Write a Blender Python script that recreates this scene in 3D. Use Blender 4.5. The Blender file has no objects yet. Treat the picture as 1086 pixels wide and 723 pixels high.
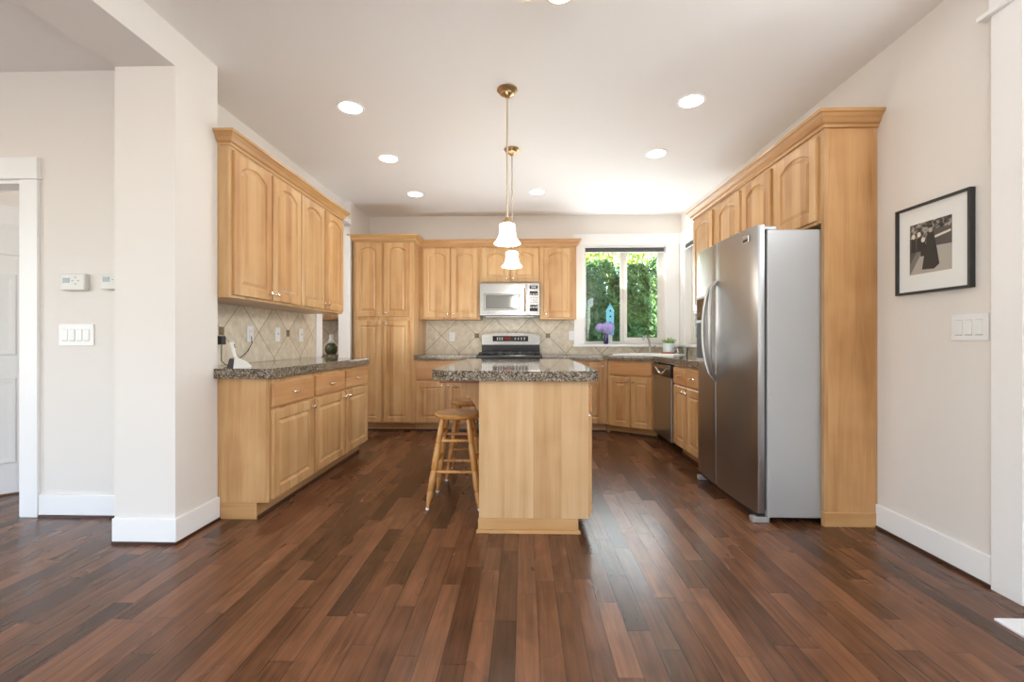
import bpy, bmesh, math, random
from mathutils import Vector, Matrix
random.seed(7)
PI = math.pi
sc = bpy.context.scene
COL = sc.collection

# ------------------------------------------------------------------ camera
cam_d = bpy.data.cameras.new('camera'); cam = bpy.data.objects.new('camera', cam_d); COL.objects.link(cam)
cam.location = (0, 0, 1.08)
cam.rotation_euler = (PI/2, 0, math.atan(13/470))
cam_d.sensor_width = 36; cam_d.lens = 36*470/1086; cam_d.clip_start = 0.02
sc.camera = cam
# ------------------------------------------------------------------ view and light
sc.view_settings.view_transform = 'Standard'
sc.view_settings.look = 'None'
sc.view_settings.exposure = 0.48
sc.view_settings.gamma = 1.0
sc.view_settings.use_curve_mapping = False
sc.cycles.use_denoising = True
sc.cycles.max_bounces = 10
sc.cycles.diffuse_bounces = 6
sc.cycles.sample_clamp_indirect = 8

world = bpy.data.worlds.new('sky'); sc.world = world; world.use_nodes = True
wn = world.node_tree; wn.nodes.clear()
wo = wn.nodes.new('ShaderNodeOutputWorld'); wb = wn.nodes.new('ShaderNodeBackground'); ws = wn.nodes.new('ShaderNodeTexSky')
ws.sky_type = 'NISHITA'; ws.sun_disc = False; ws.sun_elevation = math.radians(58); ws.sun_rotation = math.radians(180)
wn.links.new(ws.outputs[0], wb.inputs[0]); wb.inputs[1].default_value = 0.8
wn.links.new(wb.outputs[0], wo.inputs[0])

sd = bpy.data.lights.new('sun', 'SUN'); sd.energy = 28.0; sd.angle = 0.009; sd.color = (1, .95, .86)
so = bpy.data.objects.new('sun', sd); COL.objects.link(so)
so.rotation_euler = Vector((-0.18, 1.0, -1.72)).to_track_quat('-Z', 'Y').to_euler()

def area(name, loc, aim, sx, sy, power, color=(1, 1, 1)):
    d = bpy.data.lights.new(name, 'AREA'); d.shape = 'RECTANGLE'; d.size = sx; d.size_y = sy; d.energy = power; d.color = color
    o = bpy.data.objects.new(name, d); COL.objects.link(o); o.location = loc
    o.rotation_euler = Vector(aim).to_track_quat('-Z', 'Y').to_euler()
    return o
# rear, west and east: lamps added for daylight at assumed, unseen living room windows
area('daylight_fill_rear', (-3.4, -4.35, 1.45), (0, .5, 1), 2.8, 2.1, 20, (.94, .975, 1))
area('daylight_fill_west', (-6.35, -1.2, 1.45), (1, 0, .25), 3.2, 2.1, 42, (.94, .975, 1))
area('daylight_fill_east', (1.95, -2.4, 1.45), (-1, 0, .25), 2.2, 2.1, 20, (.94, .975, 1))
area('daylight_transom', (2.092, 1.36, 2.308), (-1, .1, -.25), .85, .22, 20, (.94, .975, 1))
area('daylight_sink_window', (1.32, 5.9, 1.7), (-.3, -1, .7), 1.0, 1.2, 22, (.94, .975, 1))
# unseen fill lamp added behind the camera to bounce light off the ceiling
area('ceiling_bounce_fill', (.2, -2.0, 1.2), (0, 0, 1), 2.0, 2.0, 108, (.94, .975, 1))
# second unseen fill lamp, added behind the island to lift the kitchen ceiling
area('kitchen_bounce_fill', (-.15, 4.68, .88), (0, 0, 1), 2.3, .5, 15, (.94, .975, 1))

# ------------------------------------------------------------------ node helpers
class S:
    """a float socket with arithmetic"""
    def __init__(s, nt, k): s.nt, s.k = nt, k
    def _m(s, op, o=None, o2=None):
        n = s.nt.nodes.new('ShaderNodeMath'); n.operation = op
        for i, v in enumerate((s, o, o2)):
            if v is None: continue
            if isinstance(v, S): s.nt.links.new(v.k, n.inputs[i])
            else: n.inputs[i].default_value = v
        return S(s.nt, n.outputs[0])
    def __add__(s, o): return s._m('ADD', o)
    def __sub__(s, o): return s._m('SUBTRACT', o)
    def __mul__(s, o): return s._m('MULTIPLY', o)
    def __truediv__(s, o): return s._m('DIVIDE', o)
    def floor(s): return s._m('FLOOR')
    def fract(s): return s._m('FRACT')
    def abs(s): return s._m('ABSOLUTE')
    def lt(s, o): return s._m('LESS_THAN', o)
    def gt(s, o): return s._m('GREATER_THAN', o)
    def min(s, o): return s._m('MINIMUM', o)
    def max(s, o): return s._m('MAXIMUM', o)
    def mod2(s): return s._m('FLOORED_MODULO', 2.0)
def new_mat(name, rough=.5, metal=0.0, color=(.8, .8, .8), spec=.5):
    m = bpy.data.materials.new(name); m.use_nodes = True
    b = m.node_tree.nodes['Principled BSDF']
    b.inputs['Base Color'].default_value = (*color, 1); b.inputs['Roughness'].default_value = rough
    b.inputs['Metallic'].default_value = metal; b.inputs['Specular IOR Level'].default_value = spec
    return m, m.node_tree, b
def sep(nt, sock):
    n = nt.nodes.new('ShaderNodeSeparateXYZ'); nt.links.new(sock, n.inputs[0])
    return [S(nt, n.outputs[i]) for i in range(3)]
def comb(nt, *v):
    n = nt.nodes.new('ShaderNodeCombineXYZ')
    for i, x in enumerate(v):
        if isinstance(x, S): nt.links.new(x.k, n.inputs[i])
        else: n.inputs[i].default_value = x
    return n.outputs[0]
def wnoise(nt, a, b=None):
    n = nt.nodes.new('ShaderNodeTexWhiteNoise'); n.noise_dimensions = '2D'
    nt.links.new(comb(nt, a, b if b is not None else 0.0, 0.0), n.inputs[0])
    return S(nt, n.outputs[0])
def noise(nt, vec, scale=1.0, detail=3.0, rough=.55, dist=0.0):
    n = nt.nodes.new('ShaderNodeTexNoise'); n.inputs['Scale'].default_value = scale; n.inputs['Detail'].default_value = detail
    n.inputs['Roughness'].default_value = rough; n.inputs['Distortion'].default_value = dist
    if vec is not None: nt.links.new(vec, n.inputs[0])
    return S(nt, n.outputs[0])
def ramp(nt, fac, stops, interp='LINEAR'):
    n = nt.nodes.new('ShaderNodeValToRGB'); n.color_ramp.interpolation = interp
    while len(n.color_ramp.elements) < len(stops): n.color_ramp.elements.new(.5)
    for e, (p, c) in zip(n.color_ramp.elements, stops): e.position = p; e.color = (*c, 1)
    nt.links.new(fac.k, n.inputs[0]); return n.outputs[0]
def mix(nt, fac, a, b, mode='MIX'):
    n = nt.nodes.new('ShaderNodeMix'); n.data_type = 'RGBA'; n.blend_type = mode
    if isinstance(fac, S): nt.links.new(fac.k, n.inputs[0])
    else: n.inputs[0].default_value = fac
    for i, v in ((6, a), (7, b)):
        if isinstance(v, tuple): n.inputs[i].default_value = (*v, 1)
        else: nt.links.new(v, n.inputs[i])
    return n.outputs[2]
def bump(nt, b, h, strength=.2, dist=.002):
    n = nt.nodes.new('ShaderNodeBump'); n.inputs['Strength'].default_value = strength; n.inputs['Distance'].default_value = dist
    nt.links.new(h.k, n.inputs['Height']); nt.links.new(n.outputs[0], b.inputs['Normal'])
def coords(nt, kind='Object'):
    n = nt.nodes.new('ShaderNodeTexCoord'); return n.outputs[kind]
def position(nt): return nt.nodes.new('ShaderNodeNewGeometry').outputs['Position']
def orand(nt): return S(nt, nt.nodes.new('ShaderNodeObjectInfo').outputs['Random'])

def wood(name, light, mid, dark, horizontal=False, rough=.32, board=.085, contrast=1.0):
    m, nt, b = new_mat(name, rough)
    x, y, z = sep(nt, coords(nt)); r = orand(nt)
    u = x + y*1.0; v = z
    if horizontal: u, v = z, x + y
    u = u + r*7.3; v = v + r*3.1
    bid = wnoise(nt, (u/board).floor(), (r*50).floor())
    g1 = noise(nt, comb(nt, u*9.0, v*.55, bid*9.0), 1.0, 4, .55, .9)
    g2 = noise(nt, comb(nt, u*90.0, v*2.2, bid*5.0), 1.0, 3, .6, .2)
    blot = noise(nt, comb(nt, u*3.0, v*3.0, bid*3.0), 1.0, 2, .5, .4)
    f = g1*.52 + g2*.16 + bid*.17*contrast + blot*.26 - .02
    c = ramp(nt, f, [(.35, dark), (.52, mid), (.67, light)])
    c = mix(nt, r*.45, c, mix(nt, 1.0, c, (.96, .80, .62), 'MULTIPLY'))
    kn = nt.nodes.new('ShaderNodeTexVoronoi'); kn.inputs['Scale'].default_value = 1.0
    nt.links.new(comb(nt, u*3.1, v*1.9, r*8.0), kn.inputs[0])
    k = S(nt, kn.outputs['Distance']).lt(.022)
    c = mix(nt, k*.55, c, (dark[0]*.35, dark[1]*.3, dark[2]*.25))
    nt.links.new(c, b.inputs['Base Color'])
    bump(nt, b, g2, .04, .001)
    return m
MAPLE = wood('maple', (.64, .43, .22), (.56, .34, .155), (.39, .195, .072))
VENEER_LIT = wood('lit_maple_veneer', (.68, .465, .265), (.61, .395, .205), (.48, .275, .12), board=.16)  # maple for the island end, its brighter lighting put into the colour
VENEER_DIM = wood('dim_amber_veneer', (.63, .38, .18), (.56, .31, .13), (.39, .19, .065), board=.3)  # blotchy orange maple, the weaker, warmer light there partly put into the colour
MAPLE_H = wood('maple_crossgrain', (.61, .37, .185), (.54, .295, .13), (.42, .20, .075), True)
MAPLE_TRIM = wood('maple_moulding', (.60, .375, .175), (.52, .30, .125), (.40, .20, .07), True)
STOOL_W = wood('golden_oak', (.62, .34, .11), (.52, .26, .075), (.36, .15, .04), False, .25, .05)

def floor_mat():
    m, nt, b = new_mat('dark_hardwood', .25, 0, (.1, .05, .03), .38)
    x, y, z = sep(nt, position(nt))
    W = .083
    xs = x/W + 100.37; row = xs.floor(); fx = xs.fract()
    L = wnoise(nt, row)*.5 + .38
    ys = y/L + wnoise(nt, row, row*0.0 + 3.0)*9.0 + 40.0
    c = ys.floor(); fy = ys.fract()
    pid = wnoise(nt, row, c)
    col = ramp(nt, pid, [(0, (.066, .029, .015)), (.2, (.108, .046, .022)), (.7, (.155, .065, .031)), (1, (.21, .092, .045))])
    g = noise(nt, comb(nt, x*55.0, y*2.6, pid*20.0), 1.0, 4, .6, .6)
    g3 = noise(nt, comb(nt, x*9.0, y*5.0, pid*13.0), 1.0, 2, .5, .5)
    shade = ramp(nt, g*.6 + g3*.4, [(.32, (.52, .49, .47)), (.68, (1.40, 1.41, 1.43))])
    col = mix(nt, 1.0, col, shade, 'MULTIPLY')
    edge = fx.lt(.018).max(fx.gt(.982)).max((fy*L).lt(.0022))
    col = mix(nt, edge*.75, col, (.010, .005, .003))
    nt.links.new(col, b.inputs['Base Color'])
    rr = noise(nt, comb(nt, x*3.0, y*1.3, pid*7.0), 1.0, 2)*.10 + pid*.05 + .19
    nt.links.new(rr.k, b.inputs['Roughness'])
    tilt = pid*fx*.5 + g*.25 - edge*1.0
    bump(nt, b, tilt, .25, .0012)
    return m
FLOOR = floor_mat()

def paint(name, color, rough=.6):
    m, nt, b = new_mat(name, rough, 0, color, .3)
    n = noise(nt, position(nt), 90, 2); bump(nt, b, n, .05, .001)
    return m
WALL = paint('warm_grey_paint', (.765, .732, .692))
CEIL = paint('ceiling_paint', (.83, .813, .79), .75)
WHITE = paint('white_trim_paint', (.87, .87, .865), .35)
DOORW = paint('white_door_paint', (.84, .85, .86), .4)
VINYL = paint('almond_vinyl', (.74, .72, .66), .4)

def granite():
    m, nt, b = new_mat('granite', .06)
    v = coords(nt)
    vo = nt.nodes.new('ShaderNodeTexVoronoi'); vo.inputs['Scale'].default_value = 175; nt.links.new(v, vo.inputs[0])
    w = S(nt, vo.outputs['Color'])
    n2 = noise(nt, v, 60, 4, .6, .3)
    sp = nt.nodes.new('ShaderNodeSeparateColor'); nt.links.new(vo.outputs['Color'], sp.inputs[0])
    f = S(nt, sp.outputs[0])*.62 + n2*.45
    c = ramp(nt, f, [(.0, (.010, .008, .006)), (.27, (.022, .017, .012)), (.36, (.085, .062, .040)), (.52, (.155, .118, .080)), (.68, (.25, .205, .15)), (.84, (.40, .35, .28))])
    nt.links.new(c, b.inputs['Base Color'])
    return m
GRANITE = granite()

def tile_mat(name, axis, off, P=.47):
    """square stone tiles laid on the diagonal, small bronze insets on every other crossing"""
    m, nt, b = new_mat(name, .35)
    x, y, z = sep(nt, position(nt))
    h = (x if axis == 'x' else y) - off
    zz = z - 1.15
    a = (h + zz)/P + 100.0; c = (h - zz)/P + 100.0
    fa = (a.fract() - .5).abs(); fc = (c.fract() - .5).abs()
    g = fa.gt(.4925).max(fc.gt(.4925))
    tid = wnoise(nt, a.floor(), c.floor())
    mot = noise(nt, position(nt), 16, 4, .62, .4); mo2 = noise(nt, position(nt), 70, 3, .6)
    col = ramp(nt, mot*.75 + mo2*.25, [(.30, (.52, .45, .345)), (.50, (.66, .59, .47)), (.70, (.77, .71, .60))])
    tint = ramp(nt, tid, [(0, (.92, .90, .87)), (1, (1.06, 1.05, 1.04))])
    col = mix(nt, 1.0, col, tint, 'MULTIPLY')
    col = mix(nt, g, col, (.17, .12, .075))
    hx = h/(2*P) + 50.0
    near = ((hx.fract() - .5).abs() - .5).abs()*(2*P)
    ins = near.lt(.030)*zz.abs().lt(.030)
    bro = ramp(nt, mo2, [(.35, (.10, .075, .04)), (.65, (.24, .19, .11))])
    col = mix(nt, ins, col, bro)
    nt.links.new(col, b.inputs['Base Color'])
    bump(nt, b, g*-1.0 + mot*.2, .3, .002)
    return m

def steel(name, color=(.56, .56, .56), rough=.27, along='z'):
    m, nt, b = new_mat(name, rough, 1.0, color)
    x, y, z = sep(nt, coords(nt))
    vec = comb(nt, x*4.0, y*4.0, z*260.0) if along == 'h' else comb(nt, x*300.0, y*300.0, z*3.0)
    n = noise(nt, vec, 1.0, 2)
    nt.links.new((n*.12 + (rough - .06)).k, b.inputs['Roughness'])
    bump(nt, b, n, .03, .0005)
    return m
STEEL = steel('brushed_steel', (.42, .425, .43), .32)
STEEL_H = steel('brushed_steel_crosswise', (.33, .327, .32), .22, 'h')
HANDLE, _, _ = new_mat('silver_handle', .34, .9, (.46, .46, .455))
NICKEL, _, _ = new_mat('brushed_nickel', .28, 1.0, (.42, .40, .37))
CHROME, _, _ = new_mat('satin_nickel', .16, 1.0, (.82, .80, .76))
GREY, gnt, gb = new_mat('grey_enamel', .34, 0.35, (.47, .475, .48))
bump(gnt, gb, noise(gnt, coords(gnt), 220, 2), .12, .001)
BLACK, _, _ = new_mat('black_enamel', .18, 0, (.010, .010, .011))
IRON, _, _ = new_mat('cast_iron', .5, 0, (.022, .022, .024))
DARKGAP, _, _ = new_mat('dark_gasket', .6, 0, (.06, .06, .062))
BLACKGLASS, _, _ = new_mat('dark_glass', .05, 0, (.015, .016, .017))
TINTGLASS, _, _ = new_mat('oven_glass', .10, .55, (.20, .20, .19))
SHOE = wood('dark_shoe_moulding', (.075, .03, .016), (.06, .024, .012), (.035, .014, .008), True, .35)
GOLD, _, _ = new_mat('antique_brass', .32, 1.0, (.55, .38, .20))
RODM, _, _ = new_mat('champagne_rod', .35, .6, (.66, .56, .42))
PLASTIC, _, _ = new_mat('white_plastic', .35, 0, (.80, .805, .80))
IVORY, _, _ = new_mat('off_white_plastic', .4, 0, (.70, .69, .65))
SLOT, _, _ = new_mat('shadow_grey_plastic', .5, 0, (.33, .33, .33))
LCD, _, _ = new_mat('lcd_screen', .2, 0, (.13, .15, .11))
DKPLASTIC, _, _ = new_mat('black_plastic', .4, 0, (.02, .02, .022))
def emit(name, color, s):
    m = bpy.data.materials.new(name); m.use_nodes = True; nt = m.node_tree; nt.nodes.clear()
    o = nt.nodes.new('ShaderNodeOutputMaterial'); e = nt.nodes.new('ShaderNodeEmission')
    e.inputs[0].default_value = (*color, 1); e.inputs[1].default_value = s; nt.links.new(e.outputs[0], o.inputs[0]); return m
CANLENS = emit('downlight_glow', (1, .93, .82), 22)
SHADE = emit('lit_glass_shade', (1, .94, .85), 22)
BOWL = emit('warm_bowl', (1, .93, .83), 1.2)
REDLED = emit('red_led', (1, .05, .02), .25)
def glass(name, tint=(1, 1, 1), refl=.06):
    m = bpy.data.materials.new(name); m.use_nodes = True; nt = m.node_tree; nt.nodes.clear()
    o = nt.nodes.new('ShaderNodeOutputMaterial'); t = nt.nodes.new('ShaderNodeBsdfTransparent'); g = nt.nodes.new('ShaderNodeBsdfGlossy')
    t.inputs[0].default_value = (*tint, 1); g.inputs['Roughness'].default_value = .02
    x = nt.nodes.new('ShaderNodeMixShader'); f = nt.nodes.new('ShaderNodeFresnel'); f.inputs[0].default_value = 1.45
    nt.links.new(f.outputs[0], x.inputs[0]); nt.links.new(t.outputs[0], x.inputs[1]); nt.links.new(g.outputs[0], x.inputs[2])
    nt.links.new(x.outputs[0], o.inputs[0]); return m
PANE = glass('window_glass', (.93, .97, .95))
FROST, _, fb = new_mat('frosted_glass', .45, 0, (.9, .93, .95))

# ------------------------------------------------------------------ mesh helpers
class MB:
    def __init__(s): s.bm = bmesh.new(); s.mats = []; s.mi = 0
    def mat(s, m):
        if m not in s.mats: s.mats.append(m)
        s.mi = s.mats.index(m); return s
    def _f(s, vs):
        try: f = s.bm.faces.new(vs)
        except ValueError: return None
        f.material_index = s.mi; return f
    def box(s, x0, x1, y0, y1, z0, z1, b=0.0, seg=2):
        vs = [s.bm.verts.new((x, y, z)) for x in (x0, x1) for y in (y0, y1) for z in (z0, z1)]
        fs = [s._f([vs[i] for i in q]) for q in ((0, 1, 3, 2), (4, 6, 7, 5), (0, 4, 5, 1), (2, 3, 7, 6), (0, 2, 6, 4), (1, 5, 7, 3))]
        if b > 0:
            es = list({e for f in fs for e in f.edges})
            r = bmesh.ops.bevel(s.bm, geom=es, offset=b, segments=seg, affect='EDGES', profile=.6)
            for f in r['faces']: f.material_index = s.mi
        return s
    def prism(s, poly, z0, z1, b=0.0):
        """polygon in xy, pulled up"""
        lo = [s.bm.verts.new((x, y, z0)) for x, y in poly]; hi = [s.bm.verts.new((x, y, z1)) for x, y in poly]
        n = len(poly); fs = [s._f(lo[::-1]), s._f(hi)]
        fs += [s._f([lo[i], lo[(i+1) % n], hi[(i+1) % n], hi[i]]) for i in range(n)]
        if b > 0:
            es = [e for e in fs[1].edges] + [e for e in fs[0].edges]
            r = bmesh.ops.bevel(s.bm, geom=es, offset=b, segments=2, affect='EDGES', profile=.6)
            for f in r['faces']: f.material_index = s.mi
        return s
    def prism_xz(s, poly, y0, y1):
        lo = [s.bm.verts.new((x, y0, z)) for x, z in poly]; hi = [s.bm.verts.new((x, y1, z)) for x, z in poly]
        n = len(poly); s._f(lo); s._f(hi[::-1])
        for i in range(n): s._f([lo[i], hi[i], hi[(i+1) % n], lo[(i+1) % n]])
        return s
    def rings(s, rings, cap0=True, cap1=True):
        R = [[s.bm.verts.new(p) for p in r] for r in rings]; n = len(R[0])
        for a, b in zip(R, R[1:]):
            for i in range(n): s._f([a[i], a[(i+1) % n], b[(i+1) % n], b[i]])
        if cap0: s._f(R[0][::-1])
        if cap1: s._f(R[-1])
        return s
    def lathe(s, prof, seg=20, loc=(0, 0, 0), axis=(0, 0, 1), cap0=True, cap1=True):
        q = Vector((0, 0, 1)).rotation_difference(Vector(axis).normalized()); L = Vector(loc)
        rr = []
        for r, h in prof:
            r = max(r, .0002)
            rr.append([L + q @ Vector((r*math.cos(2*PI*i/seg), r*math.sin(2*PI*i/seg), h)) for i in range(seg)])
        return s.rings(rr, cap0, cap1)
    def turned(s, p0, p1, prof, seg=10):
        """turned spindle: prof is (t along 0..1, radius)"""
        a, b = Vector(p0), Vector(p1); d = b - a
        return s.lathe([(r, t*d.length) for t, r in prof], seg, a, d)
    def tube(s, pts, r, seg=8, caps=True):
        pts = [Vector(p) for p in pts]; rr = []; up = None
        for i, p in enumerate(pts):
            d = (pts[min(i+1, len(pts)-1)] - pts[max(i-1, 0)]).normalized()
            if up is None: up = Vector((0, 0, 1)) if abs(d.z) < .9 else Vector((1, 0, 0))
            a = d.cross(up).normalized(); up = a.cross(d).normalized()
            rad = r[i] if isinstance(r, (list, tuple)) else r
            rr.append([p + a*rad*math.cos(2*PI*k/seg) + up*rad*math.sin(2*PI*k/seg) for k in range(seg)])
        return s.rings(rr, caps, caps)
    def ball(s, c, r, sx=1, sy=1, sz=1, u=12, v=8):
        mtx = Matrix.Translation(c) @ Matrix.Diagonal((sx, sy, sz, 1))
        k = bmesh.ops.create_uvsphere(s.bm, u_segments=u, v_segments=v, radius=r, matrix=mtx)
        for f in {f for w in k['verts'] for f in w.link_faces}: f.material_index = s.mi
        return s
    def build(s, name, m=None, parent=None, smooth=False, loc=None, rz=0, **props):
        bmesh.ops.recalc_face_normals(s.bm, faces=s.bm.faces)
        me = bpy.data.meshes.new(name); s.bm.to_mesh(me); s.bm.free()
        for q in (s.mats or [m]): me.materials.append(q)
        if smooth:
            for p in me.polygons: p.use_smooth = True
            me.set_sharp_from_angle(angle=math.radians(38))
        o = bpy.data.objects.new(name, me); COL.objects.link(o)
        if parent: o.parent = parent
        if loc: o.location = loc
        o.rotation_euler.z = rz
        for k, v in props.items(): o[k] = v
        return o
def thing(name, label, cat, loc=(0, 0, 0), rz=0.0, group=None):
    o = bpy.data.objects.new(name, None); COL.objects.link(o); o.empty_display_size = .1
    o.location = loc; o.rotation_euler = (0, 0, rz); o['label'] = label; o['category'] = cat
    if group: o['group'] = group
    return o
def tag(o, label, cat, group=None):
    o['label'] = label; o['category'] = cat
    if group: o['group'] = group
    return o
def struct(name, mb, m=None, parent=None, **k):
    o = mb.build(name, m, parent, **k)
    if parent is None: o['kind'] = 'structure'
    return o
def dup(root, loc, rz, label=None):
    r = root.copy(); COL.objects.link(r); r.location = loc; r.rotation_euler = (0, 0, rz)
    if label: r['label'] = label
    for ch in list(root.children):
        c = ch.copy(); COL.objects.link(c); c.parent = r
        for g in list(ch.children):
            d = g.copy(); COL.objects.link(d); d.parent = c
    return r

# ------------------------------------------------------------------ the room
H = 2.74
XL, XR, YB = -2.14, 2.05, 5.87          # kitchen side walls, back wall
YR, XW = -4.5, -6.5                     # living room rear wall and far left wall
YH = 2.65                               # hall wall with the thermostats
CX0, CX1, CY0, CY1 = -2.19, -1.858, 2.31, 2.635   # wing wall at the left

struct('floor', MB().box(XW, XR+.3, YR, 6.2, -.12, 0), FLOOR)
struct('ceiling', MB().box(XW-.2, XR+.15, YR-.2, 6.2, H, H+.2), CEIL)

def wall_y(mb, x0, x1, y0, y1, holes, z1=H):
    """wall lying along x between y0 and y1 with openings (x0,x1,z0,z1)"""
    x = x0
    for hx0, hx1, hz0, hz1 in sorted(holes):
        if hx0 > x: mb.box(x, hx0, y0, y1, 0, z1)
        if hz0 > 0: mb.box(hx0, hx1, y0, y1, 0, hz0)
        if hz1 < z1: mb.box(hx0, hx1, y0, y1, hz1, z1)
        x = hx1
    if x < x1: mb.box(x, x1, y0, y1, 0, z1)
    return mb
def wall_x(mb, y0, y1, x0, x1, holes, z1=H):
    y = y0
    for hy0, hy1, hz0, hz1 in sorted(holes):
        if hy0 > y: mb.box(x0, x1, y, hy0, 0, z1)
        if hz0 > 0: mb.box(x0, x1, hy0, hy1, 0, hz0)
        if hz1 < z1: mb.box(x0, x1, hy0, hy1, hz1, z1)
        y = hy1
    if y < y1: mb.box(x0, x1, y, y1, 0, z1)
    return mb
WZ0, WZ1 = 1.04, 2.34                   # kitchen window heights
WX0, WX1 = .78, 1.86                    # back window
RY0, RY1 = 4.70, 5.70                   # right window
DY0, DY1 = .86, 1.86                    # front door opening
struct('wall_back', wall_y(MB(), -2.3, XR+.15, YB, YB+.15, [(WX0, WX1, WZ0, WZ1)]), WALL)
struct('wall_right', wall_x(MB(), YR, YB, XR, XR+.15, [(RY0, RY1, WZ0, WZ1), (DY0, DY1, 0, 2.47), (-3.5, -1.3, .4, 2.5)]), WALL)
struct('wall_left', wall_x(MB(), YH+.12, 5.22, XL-.12, XL, [(4.60, 5.22, 0, 2.45)]).box(-2.205, -2.068, 5.22, YB, 0, H), WALL)
struct('wall_wing', MB().box(CX0, CX1, CY0, CY1, 0, H), WALL)
struct('ceiling_beam', MB().box(CX0, CX1, YR, CY0, 2.545, H), WALL)
struct('wall_hall', wall_y(MB(), XW, CX0+.05, YH, YH+.12, [(-3.87, -3.09, 0, 2.07)]), WALL)
struct('wall_rear', wall_y(MB(), XW, XR, YR-.15, YR, [(-4.8, -2.0, .4, 2.5)]), WALL)
struct('wall_far_left', wall_x(MB(), YR, YH, XW-.15, XW, [(-2.8, .4, .4, 2.5)]), WALL)
struct('wall_side_room', MB().box(-4.8, -4.68, YH+.12, 6.17, 0, H), WALL)
struct('wall_nook', MB().box(-4.68, -2.3, 6.05, 6.17, 0, H), WALL)
# unseen upper storey and eave, their height shaped to shade the lower hedge
struct('roof', MB().box(XW-.2, XR+.15, YR-.2, 6.1, H+.2, 5.4).box(XW-.7, XR+.6, YR-.7, 6.55, 5.4, 5.55), WALL)

# baseboards with a dark shoe strip at the floor
def baseboard(name, x0, x1, y0, y1, h=.135):
    struct(name, MB().box(x0, x1, y0, y1, .012, h-.012).box(x0+.003, x1-.003, y0+.003, y1-.003, h-.012, h), WHITE)
def base_path(name, poly, h=.137):
    struct(name, MB().prism(poly, .014, h, .004), WHITE)
    return
t = .015
base_path('baseboard_wing', [(CX0, CY0-t), (CX1+t, CY0-t), (CX1+t, CY1), (CX1, CY1), (CX1, CY0), (CX0, CY0)])
base_path('baseboard_right', [(XR-t, 1.985), (XR, 1.985), (XR, 2.625), (XR-t, 2.625)])
base_path('baseboard_hall', [(-2.975, YH-t), (CX0+.02, YH-t), (CX0+.02, YH), (-2.975, YH)])
s = .02
struct('trim_1', MB().prism([(CX0, CY0-s), (CX1+s, CY0-s), (CX1+s, CY1-.002), (CX1, CY1-.002), (CX1, CY0), (CX0, CY0)], 0, .014), SHOE)
struct('trim_2', MB().prism([(XR-s, 1.985), (XR, 1.985), (XR, 2.625), (XR-s, 2.625)], 0, .014), SHOE)
struct('trim_3', MB().prism([(-2.975, YH-s), (CX0+.02, YH-s), (CX0+.02, YH), (-2.975, YH)], 0, .014), SHOE)

# ------------------------------------------------------------------ hall door
casing = MB().box(-3.09, -2.98, YH-.02, YH, 0, 2.07, .003).box(-3.98, -3.87, YH-.02, YH, 0, 2.07, .003)
casing.box(-3.98, -2.977, YH-.024, YH, 2.085, 2.205, .003).box(-3.99, -2.965, YH-.034, YH, 2.07, 2.087, .003)
casing.box(-3.11, -3.09, YH-.005, YH+.125, 0, 2.05).box(-3.87, -3.85, YH-.005, YH+.125, 0, 2.05).box(-3.87, -3.09, YH-.005, YH+.125, 2.05, 2.07)
struct('trim_4', casing, WHITE)
def panel_door(name, W, Hd, panels, loc, rz, label):
    root = thing(name, label, 'door', loc, rz)
    mb = MB()
    mb.box(0, W, -.018, .018, .012, Hd)
    for (x0, x1, z0, z1) in panels:
        for sgn in (-1, 1):
            y = sgn*.018
            def lp(i, d): return [(x0+i, y+sgn*d, z0+i), (x1-i, y+sgn*d, z0+i), (x1-i, y+sgn*d, z1-i), (x0+i, y+sgn*d, z1-i)]
            mb.rings([lp(0, .0002), lp(.008, .007), lp(.022, .007), lp(.04, .003)], False, True)
    mb.build('door_leaf', DOORW, root)
    k = MB().lathe([(.025, 0), (.025, .006), (.01, .012), (.01, .04), (.026, .05), (.028, .062), (.018, .075)], 16, (W-.06, -.018, .98), (0, -1, 0))
    k.lathe([(.025, 0), (.025, .006), (.01, .012), (.01, .04), (.026, .05), (.028, .062), (.018, .075)], 16, (W-.06, .018, .98), (0, 1, 0))
    k.build('door_knob', CHROME, root, True)
    return root
hd = panel_door('door_1', .76, 2.03, [(.11, .35, .22, .82), (.41, .65, .22, .82), (.11, .35, .98, 1.55), (.41, .65, .98, 1.55), (.11, .65, 1.68, 1.90)],
           (-3.845, 2.80, 0), math.radians(46), 'white panelled door standing ajar behind the hall doorway')
hd['kind'] = 'structure'

# ------------------------------------------------------------------ front door at the right edge
c = MB()
c.box(XR-.022, XR, 1.86, 1.985, 0, 2.49, .003)
c.box(XR-.022, XR, .735, .86, 0, 2.49, .003)
c.box(XR-.026, XR, .73, 1.99, 2.51, H-.002, .003)
c.box(XR-.045, XR, .69, 2.025, 2.49, 2.51, .003)
c.box(XR-.005, XR+.14, 1.835, 1.86, 0, 2.47).box(XR-.005, XR+.14, .86, .885, 0, 2.47).box(XR-.005, XR+.14, .885, 1.835, 2.445, 2.47)
c.box(XR-.005, XR+.14, .885, 1.835, 2.06, 2.17)
struct('trim_5', c, WHITE)
tr = MB().box(XR+.03, XR+.08, .885, .915, 2.17, 2.445).box(XR+.03, XR+.08, 1.805, 1.835, 2.17, 2.445).box(XR+.03, XR+.08, .915, 1.805, 2.17, 2.20).box(XR+.03, XR+.08, .915, 1.805, 2.415, 2.445)
tw = struct('window_3', tr, WHITE)
MB().box(XR+.05, XR+.055, .915, 1.805, 2.20, 2.415).build('window_pane', PANE, tw)
fd = panel_door('door_2', .93, 2.035, [(.12, .42, .22, .86), (.51, .81, .22, .86), (.12, .42, 1.02, 1.86), (.51, .81, 1.02, 1.86)],
           (XR+.07, 1.828, .02), -PI/2, 'white front door closed in the right wall')
fd['kind'] = 'structure'
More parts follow.
